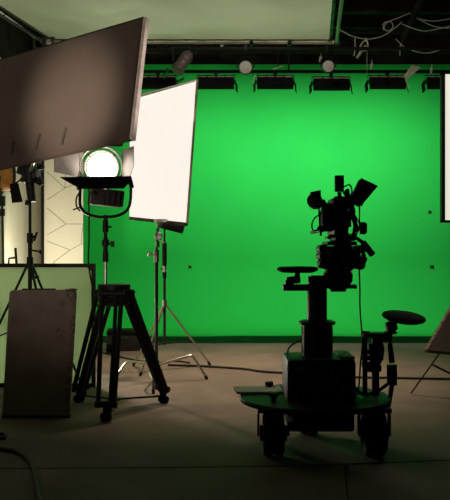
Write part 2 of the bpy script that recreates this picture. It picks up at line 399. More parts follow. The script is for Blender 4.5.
for (px, py, lab) in ((222,47,'small pale clip hanging beneath the pipe frame edge'), (321,59,'small pale clip above the right round lamp'), (372,66,'small pale clip above the fifth backdrop light'), (432,70,'small pale clip at the right above the last backdrop light')):
    tag(build('hanging_clip', MB().cyl(P(px,py-2,10.9), P(px-1,py+3,10.9), .022, .014, 8).cyl(P(px,py-6,10.9), P(px,py-2,10.9), .006, n=6), 'pipe'), lab, 'clip', 'small clips under the ceiling')

# ------------------------------------------------------------------ big brown panel upper left
e1 = V((-1778/800, 1, -267/800)).normalized()
TR = P(143.5, 18, 5.8)
# bottom corner on the ray of pixel (132,137) with edge perpendicular to e1
ray = V(((129.5-225)/F, 1, -(138.5-250)/F)); cam = V((0,0,H))
s_ = (TR-cam).dot(e1)/ray.dot(e1); BR = cam + ray*s_
e2 = (BR-TR); nrm = e1.cross(e2).normalized()
if nrm.y > 0: nrm = -nrm
Lb = 1.75
t = thing('reflector_board', (TR+BR)/2+e1*Lb/2, 'big tilted brown board with a pale right edge at upper left', 'board')
fr = MB(); th = .035
fr.slab([TR, BR, BR+e1*Lb, TR+e1*Lb], -nrm, th); build('face', fr, 'pboard', t)
eg = MB(); eo = -e1*.004
# edge strip (right side) seen beyond the face
rightout = -e1
eg.slab([TR+nrm*.003, BR+nrm*.003, BR+nrm*.003-nrm*(th+.006), TR+nrm*.003-nrm*(th+.006)], rightout, .026)
build('edge_strip', eg, 'pedge', t)
tpb = MB(); tpb.slab([TR+nrm*.002-e2.normalized()*.012, TR+nrm*.002, TR+e1*Lb+nrm*.002, TR+e1*Lb+nrm*.002-e2.normalized()*.012], -nrm, th+.004)
build('top_strip', tpb, 'black', t)
def onboard(px, py):
    r = V(((px-225)/F, 1, -(py-250)/F)); k = (TR-cam).dot(nrm)/r.dot(nrm); return cam+r*k
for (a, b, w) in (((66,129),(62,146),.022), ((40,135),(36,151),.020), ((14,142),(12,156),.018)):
    build('strap', MB().bar(onboard(*a)+nrm*.004, onboard(b[0], b[1]-1)+nrm*.004, w*.9, w*.7), 'strapmat', t)  # dark bars in place of shadows showing through the board
mid = (BR+e1*.86)
# ------------------------------------------------------------------ stand holding the board (x=30)
D2 = 6.9; x2 = P(30,250,D2).x
t = thing('light_stand', (x2, D2, 0), 'black light stand behind the weathered board with its clamp head under the big brown board', 'light stand')
crz = P(30,265,D2).z
build('pole', MB().cyl((x2,D2,crz-.55),(x2,D2,P(0,200,D2).z), .013).cyl((x2,D2,crz-.2),(x2,D2,P(0,236,D2).z), .018), 'black', t)
build('collar', MB().cyl((x2,D2,crz-.03),(x2,D2,crz+.07), .028), 'black', t)
build('collar', MB().cyl((x2,D2,P(0,243,D2).z),(x2,D2,P(0,233,D2).z), .027), 'black', t)
build('knob', MB().cyl((x2,D2,crz+.13),(x2+.09,D2-.03,crz+.115), .008).lathe((x2+.085,D2-.03,crz+.115),(1,0,0),[(.01,0),(.018,.005),(.018,.02),(.01,.025)],12), 'black', t)
build('knob', MB().cyl((x2,D2,P(0,239,D2).z),(x2+.05,D2-.03,P(0,236,D2).z), .010).cyl((x2+.04,D2-.02,P(0,241,D2).z),(x2+.065,D2-.02,P(0,232,D2).z), .010), 'black', t)
for (dx, dy) in ((-.56,-.05), (.42,.30), (.36,-.46)):
    f = V((x2+dx, D2+dy, .012)); top = V((x2+dx*.04, D2+dy*.04, crz))
    lg = build('leg', MB().cyl(top, f, .011, n=10), 'black', t)
    build('foot', MB().lathe(f+V((0,0,-.012)), (0,0,1), [(.018,0),(.02,.01),(.018,.03),(.012,.035)], 12), 'rubber', lg)
    br = MB().cyl(V((x2,D2,crz-.5)), top.lerp(f, .55), .006, n=8); build('brace', br, 'black', t)
build('knob', MB().cyl((x2+.04,D2-.1,P(0,278,D2).z),(x2+.10,D2-.12,P(0,276,D2).z), .012), 'black', t)
hd = MB(); hc = P(31,190,D2)
hd.cyl(P(32,202,D2), P(30,183,D2), .036, .040); hd.cyl(P(30,183,D2), P(30,168,D2), .062, .075, 12)
hd.box(P(29,169,D2), (.17,.12,.14), Matrix.Rotation(.3,3,'Y'), .015)
hd.cyl(P(32,179,D2), P(40,183,D2), .022); hd.cyl(P(38,178,D2), P(42,185,D2), .026); hd.cyl(P(24,170,D2), P(22,182,D2), .015)
hd.cyl(P(34,165,D2), P(44,168,D2), .035,.02); hd.cyl(P(28,200,D2), P(27,205,D2), .02)
build('clamp_head', hd, 'black', t)
build('arm', MB().cyl(P(34,176,D2), P(38,155,6.5), .006).cyl(P(30,172,D2), V(onboard(32,150))-nrm*.06, .015), 'chrome', t)
# small flag
t = thing('small_flag', P(15,192,6.85), 'small black flag square hanging left of the clamp head under the brown board', 'flag')
build('flag_panel', MB().slab([P(9.5,184,6.85),P(18,183,6.85),P(22.5,202,6.85),P(12,203,6.85)], (0,1,0), .012), 'matte', t)
build('arm', MB().tube([P(14,184,6.86),P(20,180,6.87),P(27,172,6.9)], .007, 8), 'black', t)
# orange lamp and its stand at far left edge
D3 = 8.1; c = P(2,178,D3)
t = thing('open_face_lamp', (P(3,0,D3).x, D3, 0), 'lamp with an amber brown shell on a thin black stand at the left edge', 'studio light')
ax = V((-.8,-.6,-.05)).normalized()
ax = V((.9,.42,-.05)).normalized()
build('lamp_body', MB().lathe(c, ax, [(.09,-.16),(.125,-.12),(.13,0),(.13,.09),(.118,.09),(.11,.0)], 24), 'amber', t)
build('front_ring', MB().ringtorus(c+ax*.10, ax, .128, .016), 'black', t)
build('yoke', MB().tube([c+V((.02,-.15,0)), P(0,196,D3), c+V((.02,.15,0))], .010, 8), 'black', t)
build('arm', MB().tube([P(-6,193,D3),P(2,190,D3),P(10,183,D3)], .018, 8), 'black', t)
px_ = P(4,0,D3).x
build('pole', MB().cyl((px_,D3,.6),(px_-.02,D3,P(0,196,D3).z), .013), 'grey', t)
build('collar', MB().cyl((px_-.02,D3,P(0,216,D3).z),(px_-.02,D3,P(0,209,D3).z), .03).cyl((px_-.02,D3,P(0,206,D3).z),(px_-.02,D3,P(0,196,D3).z), .034), 'black', t)
for k in range(3):
    a = .6+k*2*PI/3; build('leg', MB().cyl((px_,D3,.9), (px_+.42*math.cos(a),D3+.42*math.sin(a),.01), .011), 'black', t)

# ------------------------------------------------------------------ framed greenish panel
D4 = 7.6; TRp = P(95.5,263.5,D4); xL = -2.72
t = thing('framed_panel', ((TRp.x+xL)/2, D4, 0), 'wide pale green cloth panel in a black frame standing behind the weathered board', 'diffusion frame')
w = .036; build('frame', MB().box(((TRp.x+xL)/2,D4,TRp.z-w/2),(TRp.x-xL,.04,w)).box(((TRp.x+xL)/2,D4,w/2),(TRp.x-xL,.04,w)).box((TRp.x-w/2,D4,TRp.z/2),(w,.042,TRp.z)).box((xL+w/2,D4,TRp.z/2),(w,.042,TRp.z)), 'black', t)
build('cloth', MB().box(((TRp.x+xL)/2,D4,TRp.z/2),(TRp.x-xL-.05,.008,TRp.z-.05)), 'gsilk', t)
build('corner_plate', MB().slab([V((TRp.x-.005,D4-.022,TRp.z-.005)),V((TRp.x-.11,D4-.022,TRp.z-.01)),V((TRp.x-.01,D4-.022,TRp.z-.09))],(0,-1,0),.006), 'black', t)
hk = MB().tube([P(16.5,264,D4),P(15.5,248,D4)], .012, 8).tube([P(16,257.5,D4),P(9,258.5,D4),P(8.5,264,D4)], .010, 8, smooth=False)
build('bracket', hk, 'black', t)

# ------------------------------------------------------------------ weathered board (lower left)
D5 = 6.19; bl = P(2,418.5,D5); br_ = P(69,418.5,D5); bl.z = br_.z = 0.0
tr_ = P(76,289.5,D5+.12); tl = P(9.5,290,D5+.12)
def rounded(c4, r, seg=5):
    out = []
    for i in range(4):
        p = c4[i]; a = (c4[i-1]-p).normalized(); b = (c4[(i+1)%4]-p).normalized()
        for k in range(seg+1):
            f = k/seg; out.append(p + a*r*(1-f)**2 + b*r*f**2)
    return out
t = thing('foam_board', ((bl.x+br_.x)/2, D5, 0), 'dark weathered board standing on the floor at lower left', 'board')
q4 = rounded([bl, br_, tr_, tl], .035)
nb = V((0,1,-.12)).normalized()
bd = MB().slab(q4, nb, .05)
# chewed right edge and dents
ob = build('panel', bd, 'weather', t)
ec = MB()
for k in range(60):
    f = k/59; p = br_.lerp(tr_, f*.97+.01); off = random.uniform(-.018,.0); s_ = random.uniform(.012,.028)
    ec.box(p+V((off-.006,random.uniform(-.004,.012),0)), (s_*.8,s_*.8,s_*1.5), Matrix.Rotation(random.uniform(0,3),3,'Y'), .003)
for k in range(14):
    f = random.uniform(0,.2); p = tr_.lerp(tl, f); ec.box(p+V((0,.0,-.006)), (.03,.012,.012), Matrix.Rotation(random.uniform(0,3),3,'Y'), .003)
build('worn_edge', ec, 'wornedge', t)
for (px, py, r) in ((69,296,.028),(60,304,.018),(69.5,289.5+10,.014),(58,331,.014),(60,338,.012)):
    p = P(px,py,D5+.045)+V((0,.0,0)); 
    p.y = D5 + .12*(p.z/1.0) - .004
    build('dent', MB().ringtorus(p, (0,-1,.12), r, r*.35, 18, 8), 'wornedge', t)
build('bottom_shoe', MB().box(((bl.x+br_.x)/2,D5+.025,.010),(br_.x-bl.x+.01,.06,.02), bev=.004), 'matte', t)
# black strip behind top of board
build('top_strip', MB().box((P(38,289,6.31).x,6.345,P(0,289.5,6.31).z),(.26,.03,.012)), 'matte', t)

# ------------------------------------------------------------------ big fresnel lamp on heavy tripod
DT = 6.5
feet = [V((P(106,0,6.08).x,6.08,0)), V((P(163.5,0,6.8).x,6.8,0)), V((P(79,0,6.84).x,6.84,0))]
ctr = V((P(114,0,DT).x, DT, P(0,287,DT).z))
t = thing('heavy_tripod', (ctr.x, DT, 0), 'big black tripod with paired leg tubes carrying the lit round lamp', 'tripod')
build('top_plate', MB().lathe(ctr, (0,0,1), [(.09,-.07),(.125,-.05),(.132,-.02),(.135,.0),(.132,.022),(.11,.025)], 28), 'black', t)
build('crown', MB().lathe(ctr, (0,0,1), [(.08,-.155),(.125,-.14),(.135,-.07),(.13,-.03)], 12), 'black', t)
build('bowl', MB().lathe(ctr-V((0,0,.12)), (0,0,1), [(.02,0),(.05,.01),(.075,.05),(.09,.07)], 20), 'black', t)
hinge = {}
for i, f in enumerate(feet):
    out = V((f.x-ctr.x, f.y-ctr.y, 0)).normalized(); side = V((-out.y, out.x, 0))
    top = ctr + out*.115 + V((0,0,-.045)); foot = f + V((0,0,.10))
    dirn = (foot-top)
    lg = MB(); a = top+side*.078; b = top-side*.078; midp = top.lerp(foot,.60)
    lg.cyl(a, foot+side*.060, .019, n=12); lg.cyl(b, foot-side*.060, .019, n=12)
    l = build('leg', lg, 'black', t)
    build('center_tube', MB().cyl(top+side*(.036 if i==0 else 0), foot+side*(.028 if i==0 else 0)-V((0,0,.03)), .016 if i==0 else .030, n=12), 'black', l)
    cl = MB(); rot = (dirn.normalized()).to_track_quat('Z','Y').to_matrix()
    u_, v_ = frame_axes(dirn)
    for fr_, wd in ((.0,.20),(.97,.17)):
        p = top.lerp(foot,fr_); build('cross_clamp', MB().cyl(p+side*wd/2, p-side*wd/2, .026, n=12), 'black', l)
    p = top.lerp(foot,.5); build('lock_collar', MB().cyl(p-dirn.normalized()*.03, p+dirn.normalized()*.03, .024, n=12), 'black', l)
    build('shoulder', MB().bar(ctr+V((0,0,-.05)), top+dirn.normalized()*.06, .13, .05), 'black', l)
    build('foot', MB().cyl(foot-V((0,0,.0)), f+V((0,0,.045)), .026, .022).lathe(f+side*.03+V((0,0,.032)), side, [(.02,-.012),(.032,-.008),(.032,.008),(.02,.012)],16).lathe(f-side*.03+V((0,0,.032)), side, [(.02,-.012),(.032,-.008),(.032,.008),(.02,.012)],16).lathe(f, (0,0,1), [(.026,0),(.03,.008),(.02,.03),(.012,.05)],14), 'rubber', l)
cs = (feet[0]+feet[1]+feet[2])/3 + V((0,0,.075))
sp = MB().lathe(cs-V((0,0,.01)), (0,0,1), [(.03,0),(.035,.01),(.03,.02)],12)
for f in feet: sp.bar(cs, f+V((0,0,.06)), .022, .014)
build('spreader', sp, 'black', t)

tx = P(105.5,0,DT).x; DL = 6.4
t = thing('fresnel_lamp', (tx, DT, ctr.z+.026), 'large lit round lamp with barn doors on the heavy black tripod', 'studio light')
zp = lambda y: P(0,y,DT).z
build('pole', MB().cyl((tx,DT,ctr.z+.026),(tx,DT,zp(262)), .014), 'chrome', t)
ad = MB().cyl((tx,DT,zp(262)),(tx,DT,zp(252)), .024).cyl((tx,DT,zp(252)),(tx,DT,zp(238)), .019).cyl((tx,DT,zp(246)),(tx,DT,zp(240)), .030).cyl((tx,DT,zp(238)),(tx,DT,zp(232)), .014).cyl((tx,DT,zp(232)),(tx,DT,zp(220)), .026,.022).cyl((tx,DT,zp(220)),(tx,DT,zp(215)), .016)
ad.cyl((tx,DT,zp(243)),(tx+.06,DT-.02,zp(244)), .008).cyl((tx,DT,zp(227)),(tx+.05,DT,zp(227)), .008).box((tx+.06,DT-.02,zp(244)),(.03,.012,.05))
build('mount', ad, 'black', t)
lc = P(101.8,168,6.3); ax = V((.03,-1,-.10)).normalized()
rl = 14.8*6.3/F
Rz = V((1,.03,0)).normalized(); Up = Rz.cross(ax).normalized()
if Up.z < 0: Up = -Up
hb = MB(); hb.lathe(lc, ax, [(rl*.8,-.30),(rl*1.0,-.26),(rl*1.06,-.04),(rl*1.06,-.005),(rl*1.0,-.005)], 36)
hd_ = build('housing', hb, 'ribbed', t)
lens = MB().lathe(lc-ax*.004, ax, [(rl,0),(rl*.9,.02),(rl*.6,.035),(rl*.3,.042),(.001,.045)], 36); build('lens', lens, 'lens', t)
build('lens_ring', MB().ringtorus(lc+ax*.01, ax, rl*1.15, .009, 48).ringtorus(lc+ax*.02, ax, rl*1.42, .010, 48), 'ring', t)
for k in range(4):
    a = PI/4+k*PI/2; dd = Rz*math.cos(a)+Up*math.sin(a); build('ring_bracket', MB().cyl(lc+dd*rl*1.06+ax*.01, lc+dd*rl*1.42+ax*.02, .006, n=6), 'black', t)
# lower housing box, ribbed
lb = MB(); bc = P(106.5,198,6.42)
rt = Matrix.Rotation(.10,3,'Y') @ Matrix.Rotation(.25,3,'Z')
lb.box(bc, (.25,.26,.13), rt, .012)
for k in range(7): lb.box(bc+V((-.12+k*.04,-.135,-.01)), (.010,.012,.10), rt)
build('ballast_box', lb, 'ribdark', t)
build('control_knob', MB().lathe(P(94,194,6.26), (0,-1,0), [(.018,0),(.018,.02),(.01,.022)], 14), 'black', t)
dk = MB().lathe(P(112,192,6.26), (0,-1,0), [(.012,0),(.012,.02),(.008,.022)], 14); build('control_knob', dk, 'black', t)
# barn doors
hb_ = lc - Up*(rl*1.2)
def blade(pts, m, nrm_):
    return build('barn_door', MB().slab(pts, nrm_, .004), m, t)
bA = P(76,188,6.28); bB = P(126,186.5,6.28); bC = P(131.5,176.5,5.95); bD = P(60,177.5,5.95)
blade([P(81,189,6.28), P(124,188.5,6.28), P(129,183,6.12), bC, bD, P(72,184.5,6.14)], 'flock', (0,-.3,1))
blade([P(79,150,6.28),P(79,177,6.28),P(73,176,6.18),P(54,172,6.08),P(54,146,6.02),P(78,146,6.2)], 'blade', (1,.2,0))
blade([P(122.5,150,6.28),P(122.5,177,6.28),P(130,177,6.1),P(134,166,6.05),P(134,146,6.05)], 'blade', (-1,.2,0))
blade([P(82,146,6.28),P(122,146,6.28),P(130,130,6.05),P(72,130,6.05)], 'black', (0,-.3,-1))
yk = MB().tube([P(80.5,187,6.42),P(80,196,6.42),P(80.5,206,6.44),P(86,213,6.47),P(96,216.5,DT),P(106,217,DT),P(118,215.5,6.47),P(127,210,6.44),P(130.5,200,6.42),P(131,180,6.42)], .012, 10)
build('yoke', yk, 'black', t)
build('tilt_lock', MB().cyl(P(79,176,6.42), P(79,190,6.42), .022,.018).tube([P(80,192,6.4),P(76.5,198,6.38),P(76.5,206,6.38),P(80,211,6.4)], .007, 8), 'black', t)
build('tilt_lock', MB().cyl(P(129,178,6.42),P(132,188,6.42), .022,.018), 'black', t)
build('tilt_lever', MB().cyl(P(73,210,6.39),P(80,207,6.4), .006), 'black', t)
build('power_cord', MB().tube([P(89,186,6.5),P(89,214,6.52),P(89,240,6.55),P(88.5,262,6.6),P(92,285,6.62),P(99,310,6.62)], .007, 8), 'cable', t)
light('fresnel_beam', 'SPOT', lc+ax*.10, V((-.45,-1,-.42)), 35, (1,.90,.78), t, spot_size=1.0, spot_blend=.9, shadow_soft_size=.1)

# ------------------------------------------------------------------ white softbox panel (left of centre)
TRs = P(196.5,80.5,7.6)
BRs = P(186.3,223,7.6)
hd1 = V((-417/800,1,.084)).normalized()
# far edge
def along(pt, px):
    # move along hd1 until pixel column px
    k0 = (px-225)/F; s = (k0*pt.y-pt.x)/(hd1.x-k0*hd1.y); return pt+hd1*s
TLs = along(TRs,131); BLs = along(BRs,130.5)
ns = hd1.cross(BRs-TRs).normalized()
if ns.y > 0: ns = -ns
t = thing('softbox', (BRs+BLs)/2, 'tall bright white light panel on thin chrome stands left of centre', 'studio light')
ins = .02; e_ = (BRs-TRs).normalized()
build('diffusion', MB().slab([TRs, BRs, BLs, TLs], ns, .012), 'soft', t)
sh = MB().slab([TRs-hd1*.012-e_*.01, BRs-hd1*.012+e_*.01, BLs+hd1*.012+e_*.01, TLs+hd1*.012-e_*.01], -ns, .016)
build('shell', sh, 'pedge', t)
fr = MB(); th_ = .028
build('side_strip', MB().bar(TRs-ns*.0-hd1*.01, BRs-hd1*.01, .014, .014), 'pedge', t); fr.bar(BRs+e_*.012, BLs+e_*.012, .03, .035)
build('frame', fr, 'black', t)
build('top_flap', MB().slab([TRs-e_*.012+ns*.002, TLs-e_*.012+ns*.002, TLs+e_*.045+ns*.05, TRs+e_*.012+ns*.02], -ns, .008), 'pedge', t)
bk = MB().box(P(173,225,8.35), (.24,.16,.13), Matrix.Rotation(.25,3,'Y'), .02); build('lamp_head', bk, 'black', t)
build('bracket', MB().cyl(P(160,221,8.0), P(159,228,8.0), .018).box(P(163,221,8.1),(.16,.25,.03)), 'chrome', t)
# ------------------------------------------------------------------ C-stand under the softbox
DC = 7.9; xc = P(156.5,0,DC).x; zc = lambda y: P(0,y,DC).z
t = thing('century_stand', (xc,DC,0), 'chrome stand with low bent legs and a knobbed clamp head under the white light panel', 'light stand')
build('riser', MB().cyl((xc,DC,.10),(xc,DC,zc(256)), .0165).cyl((xc,DC,zc(256)),(xc+.01,DC,zc(228)), .011), 'grey', t)
build('riser_top', MB().cyl((xc,DC,zc(300)),(xc,DC,zc(258)), .017), 'grey', t)
gh = MB().cyl((xc,DC,zc(262)),(xc,DC,zc(250)), .027).cyl((xc,DC,zc(255)),(xc-.07,DC-.02,zc(254)), .008).box((xc-.075,DC-.02,zc(254)),(.02,.012,.06),Matrix.Rotation(.5,3,'Y'),.003)
gh.lathe((xc+.02,DC-.03,zc(236)),(0,-1,0),[(.035,-.03),(.04,-.02),(.04,.02),(.03,.03)],18).cyl((xc+.01,DC,zc(247)),(xc+.01,DC,zc(241)), .022).cyl((xc+.015,DC,zc(231)),(xc+.015,DC,zc(223)), .012).cyl((xc+.0,DC-.02,zc(236)),(xc+.075,DC-.05,zc(243)), .009)
build('grip_head', gh, 'chrome', t)
hz = .16
for pts in ([(xc,DC,hz), P(192,355,8.0), P(207,379.5,8.03)], [(xc,DC,hz+.015), P(127,361,8.05), P(115,380,8.0)], [(xc-.0,DC,hz-.02), V((xc-.025,7.45,.15)), V((P(153.3,0,7.25).x,7.24,.13)), V((P(153.3,0,7.22).x,7.22,.006))]):
    pts = [V(p) for p in pts]; pts[-1].z = .012
    # fillet the bends
    out = [pts[0]]
    for i in range(1,len(pts)-1):
        a = pts[i]+(pts[i-1]-pts[i]).normalized()*.035; b = pts[i]+(pts[i+1]-pts[i]).normalized()*.035
        for k in range(5):
            f = k/4; out.append(a*(1-f)**2+pts[i]*2*f*(1-f)+b*f*f)
    out.append(pts[-1]); l = build('leg', MB().tube(out, .0125, 10, smooth=False), 'chrome', t)
    build('foot', MB().cyl(pts[-1]+(pts[-2]-pts[-1]).normalized()*.03, pts[-1]-V((0,0,.010)), .015), 'rubber', l)
build('hub', MB().cyl((xc,DC,hz-.05),(xc,DC,hz+.05), .028), 'grey', t)
# light stand with raised legs
DS = 8.6; xs = P(164.5,0,DS).x; zs = lambda y: P(0,y,DS).z
t = thing('light_stand', (xs,DS,0), 'slim tripod stand with straight raised legs right behind the chrome stand', 'light stand')
build('pole', MB().cyl((xs,DS,.28),(xs,DS,zs(262)), .015), 'grey', t)
build('upper_section', MB().cyl((xs,DS,zs(266)),(xs,DS,zs(243)), .026).cyl((xs,DS,zs(243)),(xs,DS,zs(222)), .011).cyl((xs,DS,zs(278)),(xs,DS,zs(272)), .022), 'black', t)
build('collar', MB().cyl((xs,DS,zs(307)),(xs,DS,zs(300)), .028).cyl((xs,DS,zs(272)),(xs,DS,zs(266)), .02).cyl((xs,DS,zs(269)),(xs-.05,DS-.02,zs(269)), .008), 'chrome', t)
for f in (V((-.17,9.04,.01)), V((-.875,8.25,.01)), V((-1.03,9.0,.01))):
    top = V((xs,DS,zs(303))); l = build('leg', MB().cyl(top.lerp(f,.03), f, .0115, n=10), 'chrome' , t)
    build('brace', MB().cyl((xs,DS,.30), top.lerp(f,.62), .008, n=8), 'black', t)
    build('foot', MB().cyl(f.lerp(top,.04), f-V((0,0,.008)), .015), 'rubber', l)
# ------------------------------------------------------------------ black case on floor behind tripod
cb = P(124,349,10.4); t = thing('equipment_case', (cb.x,10.45,0), 'low black case lying on the floor behind the tripod legs', 'case')
build('case_body', MB().box((cb.x,10.45,.10),(.46,.34,.20), Matrix.Rotation(.1,3,'Z'), .02), 'wood', t)
build('lid', MB().box((cb.x,10.45,.235),(.45,.33,.06), Matrix.Rotation(.1,3,'Z') , .02), 'matte', t)
build('handle', MB().tube([(cb.x-.07,10.28,.16),(cb.x-.06,10.25,.17),(cb.x+.06,10.25,.17),(cb.x+.07,10.28,.16)], .008, 8), 'grey', t)

# ------------------------------------------------------------------ right softbox
t = thing('softbox', P(470,222,8.0), 'white light panel with a black frame cut by the right edge of the photo', 'studio light')
x_a = P(441.5,0,8.0).x; z_a = P(0,222.5,8.0).z; z_b = P(0,72,8.0).z; x_b = x_a+1.25
build('diffusion', MB().box(((x_a+x_b)/2,8.0,(z_a+z_b)/2),(x_b-x_a-.08,.02,z_b-z_a-.04)), 'soft2', t)
build('frame', MB().box((x_a+.016,8.02,(z_a+z_b)/2),(.032,.07,z_b-z_a)).box((x_b-.022,8.02,(z_a+z_b)/2),(.045,.07,z_b-z_a)).box(((x_a+x_b)/2,8.02,z_a+.012),(x_b-x_a,.07,.024)).box(((x_a+x_b)/2,8.02,z_b-.012),(x_b-x_a,.07,.024)), 'black', t)
build('shell', MB().box(((x_a+x_b)/2,8.06,(z_a+z_b)/2),(x_b-x_a-.02,.06,z_b-z_a-.02)), 'matte', t)
xm = (x_a+x_b)/2+.2; sm = MB()
t2 = thing('light_stand', (xm,8.1,0), 'black stand holding the right-hand white light panel', 'light stand')
build('pole', MB().cyl((xm,8.12,.3),(xm,8.12,z_a+.1), .018), 'black', t2)
for k in range(3):
    a = .2+k*2*PI/3; build('leg', MB().cyl((xm,8.12,.8),(xm+.45*math.cos(a),8.12+.45*math.sin(a),.012), .012), 'black', t2)

# ------------------------------------------------------------------ leaning board at right
t_ = P(427.5,350,7.0); es = (P(452,308,7.3)-t_).normalized(); eb = V((1,-es.x/es.y,0)).normalized(); nb = eb.cross(es).normalized()
if nb.y > 0: nb = -nb
t = thing('tilted_board', t_, 'dark board with a pale edge, tilted back on a thin metal stand at the right', 'board')
W_, L_ = .95, .95
build('panel', MB().slab([t_, t_+eb*W_, t_+eb*W_+es*L_, t_+es*L_], -nb, .035), 'darkboard', t)
build('edge_strip', MB().slab([t_+nb*.003, t_+es*L_+nb*.003, t_+es*L_-nb*.038, t_-nb*.038], -eb, .030), 'wornedge', t)
f1 = V((P(411,0,7.2).x,7.2,.01)); q1 = P(442,350,7.08); q2 = q1+(q1-f1)*1.5
lm = MB().bar(f1, q2, .022, .012); 
t3 = thing('easel_stand', f1, 'thin dark slanting metal stand under the tilted board at the right', 'stand')
build('leg', lm, 'grey', t3)
build('brace', MB().bar(P(433,365,7.13), P(470,383,7.2), .026, .018), 'grey', t3)
f2 = V((P(520,0,6.9).x,6.95,.01)); q3 = q2
build('leg', MB().bar(f2, q2, .022, .012), 'grey', t3)
f3 = V((3.0,7.9,.01)); build('leg', MB().bar(f3, q2, .022, .012), 'grey', t3)

# ------------------------------------------------------------------ camera dolly
DD = 5.3; k = DD/F; cx = P(315,0,DD).x
X = lambda px: (px-225)*k
Z = lambda py: H-(py-250)*k
zd = .335
t = thing('camera_dolly', (cx,DD,0), 'black wheeled camera dolly with a round deck and two round seats', 'camera dolly')
build('deck', MB().lathe((cx,DD,zd), (0,0,1), [(.48,-.035),(.495,-.03),(.50,-.012),(.495,0),(.44,.003),(.001,.004)], 64), 'disc', t)
build('under_chassis', MB().box((X(318),DD,.215),(.42,.42,.15),bev=.02).box((X(318),DD,.286),(.60,.62,.03),bev=.01), 'matte', t)
for (px, y, n_) in ((271,5.05,0),(367,5.05,0),(318,5.68,1)):
    x = X(px) if n_ == 0 else cx
    wl = MB()
    for s_ in (-.032,.032):
        wl.lathe((x+s_,y,.145),(1,0,0),[(.09,-.034),(.128,-.032),(.143,-.018),(.145,0),(.143,.018),(.128,.032),(.09,.034)],32)
    w_ = build('wheel', wl, 'rubber', t)
    build('wheel_hub', MB().cyl((x-.085,y,.145),(x+.085,y,.145),.05), 'black', w_)
    build('wheel_fork', MB().box((x,y+.0,.296),(.20,.14,.03),bev=.008).box((x-.095,y,.2),(.012,.06,.14)).box((x+.095,y,.2),(.012,.06,.14)), 'black', t)
# body on deck
bb = MB(); bb.box((X(317.5),DD-.02,Z(377)),(X(351)-X(284),.40,Z(355)-Z(399)), bev=.03)
bb.box((X(318),DD-.24,Z(380)),(.30,.06,.24), bev=.02)
body = build('drive_body', bb, 'gloss', t)
bh = MB().tube([(X(296),DD-.25,Z(392)),(X(295),DD-.27,Z(372)),(X(303),DD-.27,Z(363)),(X(333),DD-.27,Z(363)),(X(341),DD-.27,Z(372)),(X(340),DD-.25,Z(392))], .012, 10)
build('handle', bh, 'matte', t)
build('bumper', MB().box((X(318),DD-.2,Z(398)),(.46,.18,.03), bev=.008), 'matte', t)
build('side_panel', MB().box((X(344),DD-.0,Z(354.5)),(.09,.36,.012), bev=.004), 'reddish', t)
# column
zb = Z(357)
cm = MB().lathe((X(317),DD,0),(0,0,1),[(.098,zb-.02),(.098,Z(325)),(.12,Z(324)),(.122,Z(321.5)),(.095,Z(320))],40)
for a in range(12):
    aa = a*PI/6; cm.box((X(317)+.098*math.cos(aa),DD+.098*math.sin(aa),(Z(326)+zb)/2),(.012,.012,Z(326)-zb), Matrix.Rotation(aa,3,'Z'))
build('lower_column', cm, 'black', t)
build('upper_column', MB().lathe((X(317),DD,0),(0,0,1),[(.066,Z(324)),(.066,Z(290)),(.06,Z(288))],32), 'gloss', t)
tm = MB().box((X(296),DD,Z(287.5)),(X(312)-X(285.5),.07,.042),bev=.008).box((X(340),DD,Z(286.5)),(X(357)-X(324),.06,.028),bev=.008).cyl((X(317),DD,Z(291)),(X(317),DD,Z(282)),.062)
tm.cyl((X(317),DD,Z(282)),(X(317),DD,Z(275.5)),.045).cyl((X(308),DD,Z(279)),(X(327),DD,Z(279)),.018).box((X(338),DD,Z(290)),(.10,.06,.02))
build('top_arm', tm, 'black', t)
seat1 = MB().lathe((X(297.5),DD,0),(0,0,1),[(.01,Z(273)),(.10,Z(272.6)),(.13,Z(271)),(.138,Z(269.5)),(.132,Z(267.5)),(.11,Z(266.6)),(.01,Z(266.2))],40)
st_ = build('seat', seat1, 'matte', t)
build('seat_post', MB().cyl((X(297),DD,Z(273)),(X(298),DD,Z(281)),.018).cyl((X(287),DD,Z(281)),(X(300),DD,Z(279)),.026).cyl((X(289.5),DD,Z(280)),(X(289.5),DD,Z(287)),.03), 'black', t)
# right seat assembly: turret on deck edge
tx_ = X(370); ty = DD+.02
tu = MB(); tu.cyl((X(365.5),ty,zd),(X(365.5),ty,Z(337)),.017); tu.cyl((X(376),ty,zd),(X(376),ty,Z(337)),.026)
tu.cyl((X(366),ty,Z(337)),(X(366),ty,Z(331.5)),.028)
tu.box((X(377),ty,Z(335)),(X(392)-X(363),.13,.03),bev=.01); tu.box((X(384),ty,Z(338)),(.10,.10,.045),bev=.01)
for py in (352,358,364): tu.cyl((X(362),ty-.02,Z(py)),(X(383) if py==358 else X(379),ty-.02,Z(py)),.017)
tu.cyl((X(371),ty-.03,Z(343)),(X(374),ty-.03,Z(372)),.020,.022).box((X(373),ty,Z(368)),(.11,.08,.05),bev=.012)
tu.tube([(X(379),ty,Z(340)),(X(382),ty,Z(350)),(X(379),ty,Z(362)),(X(372),ty,Z(370))], .020, 10)
build('seat_turret', tu, 'black', t)
ha = MB().cyl((X(389),ty-.05,Z(343)),(X(391),ty-.05,Z(362)),.016,.020).cyl((X(391),ty-.05,Z(364)),(X(391),ty-.05,Z(384)),.034).cyl((X(390),ty-.05,Z(336)),(X(389),ty-.05,Z(344)),.008)
ha.tube([(X(391),ty-.05,Z(384)),(X(389),ty-.04,Z(398)),(X(387),ty-.02,Z(408)),(X(378),ty,Z(411)),(X(368),ty,Z(409))], .016, 10)
build('hydraulic_arm', ha, 'black', t)
sc2 = V((X(404.5),ty,Z(317.5))); sax = V((.09,-.15,1)).normalized()
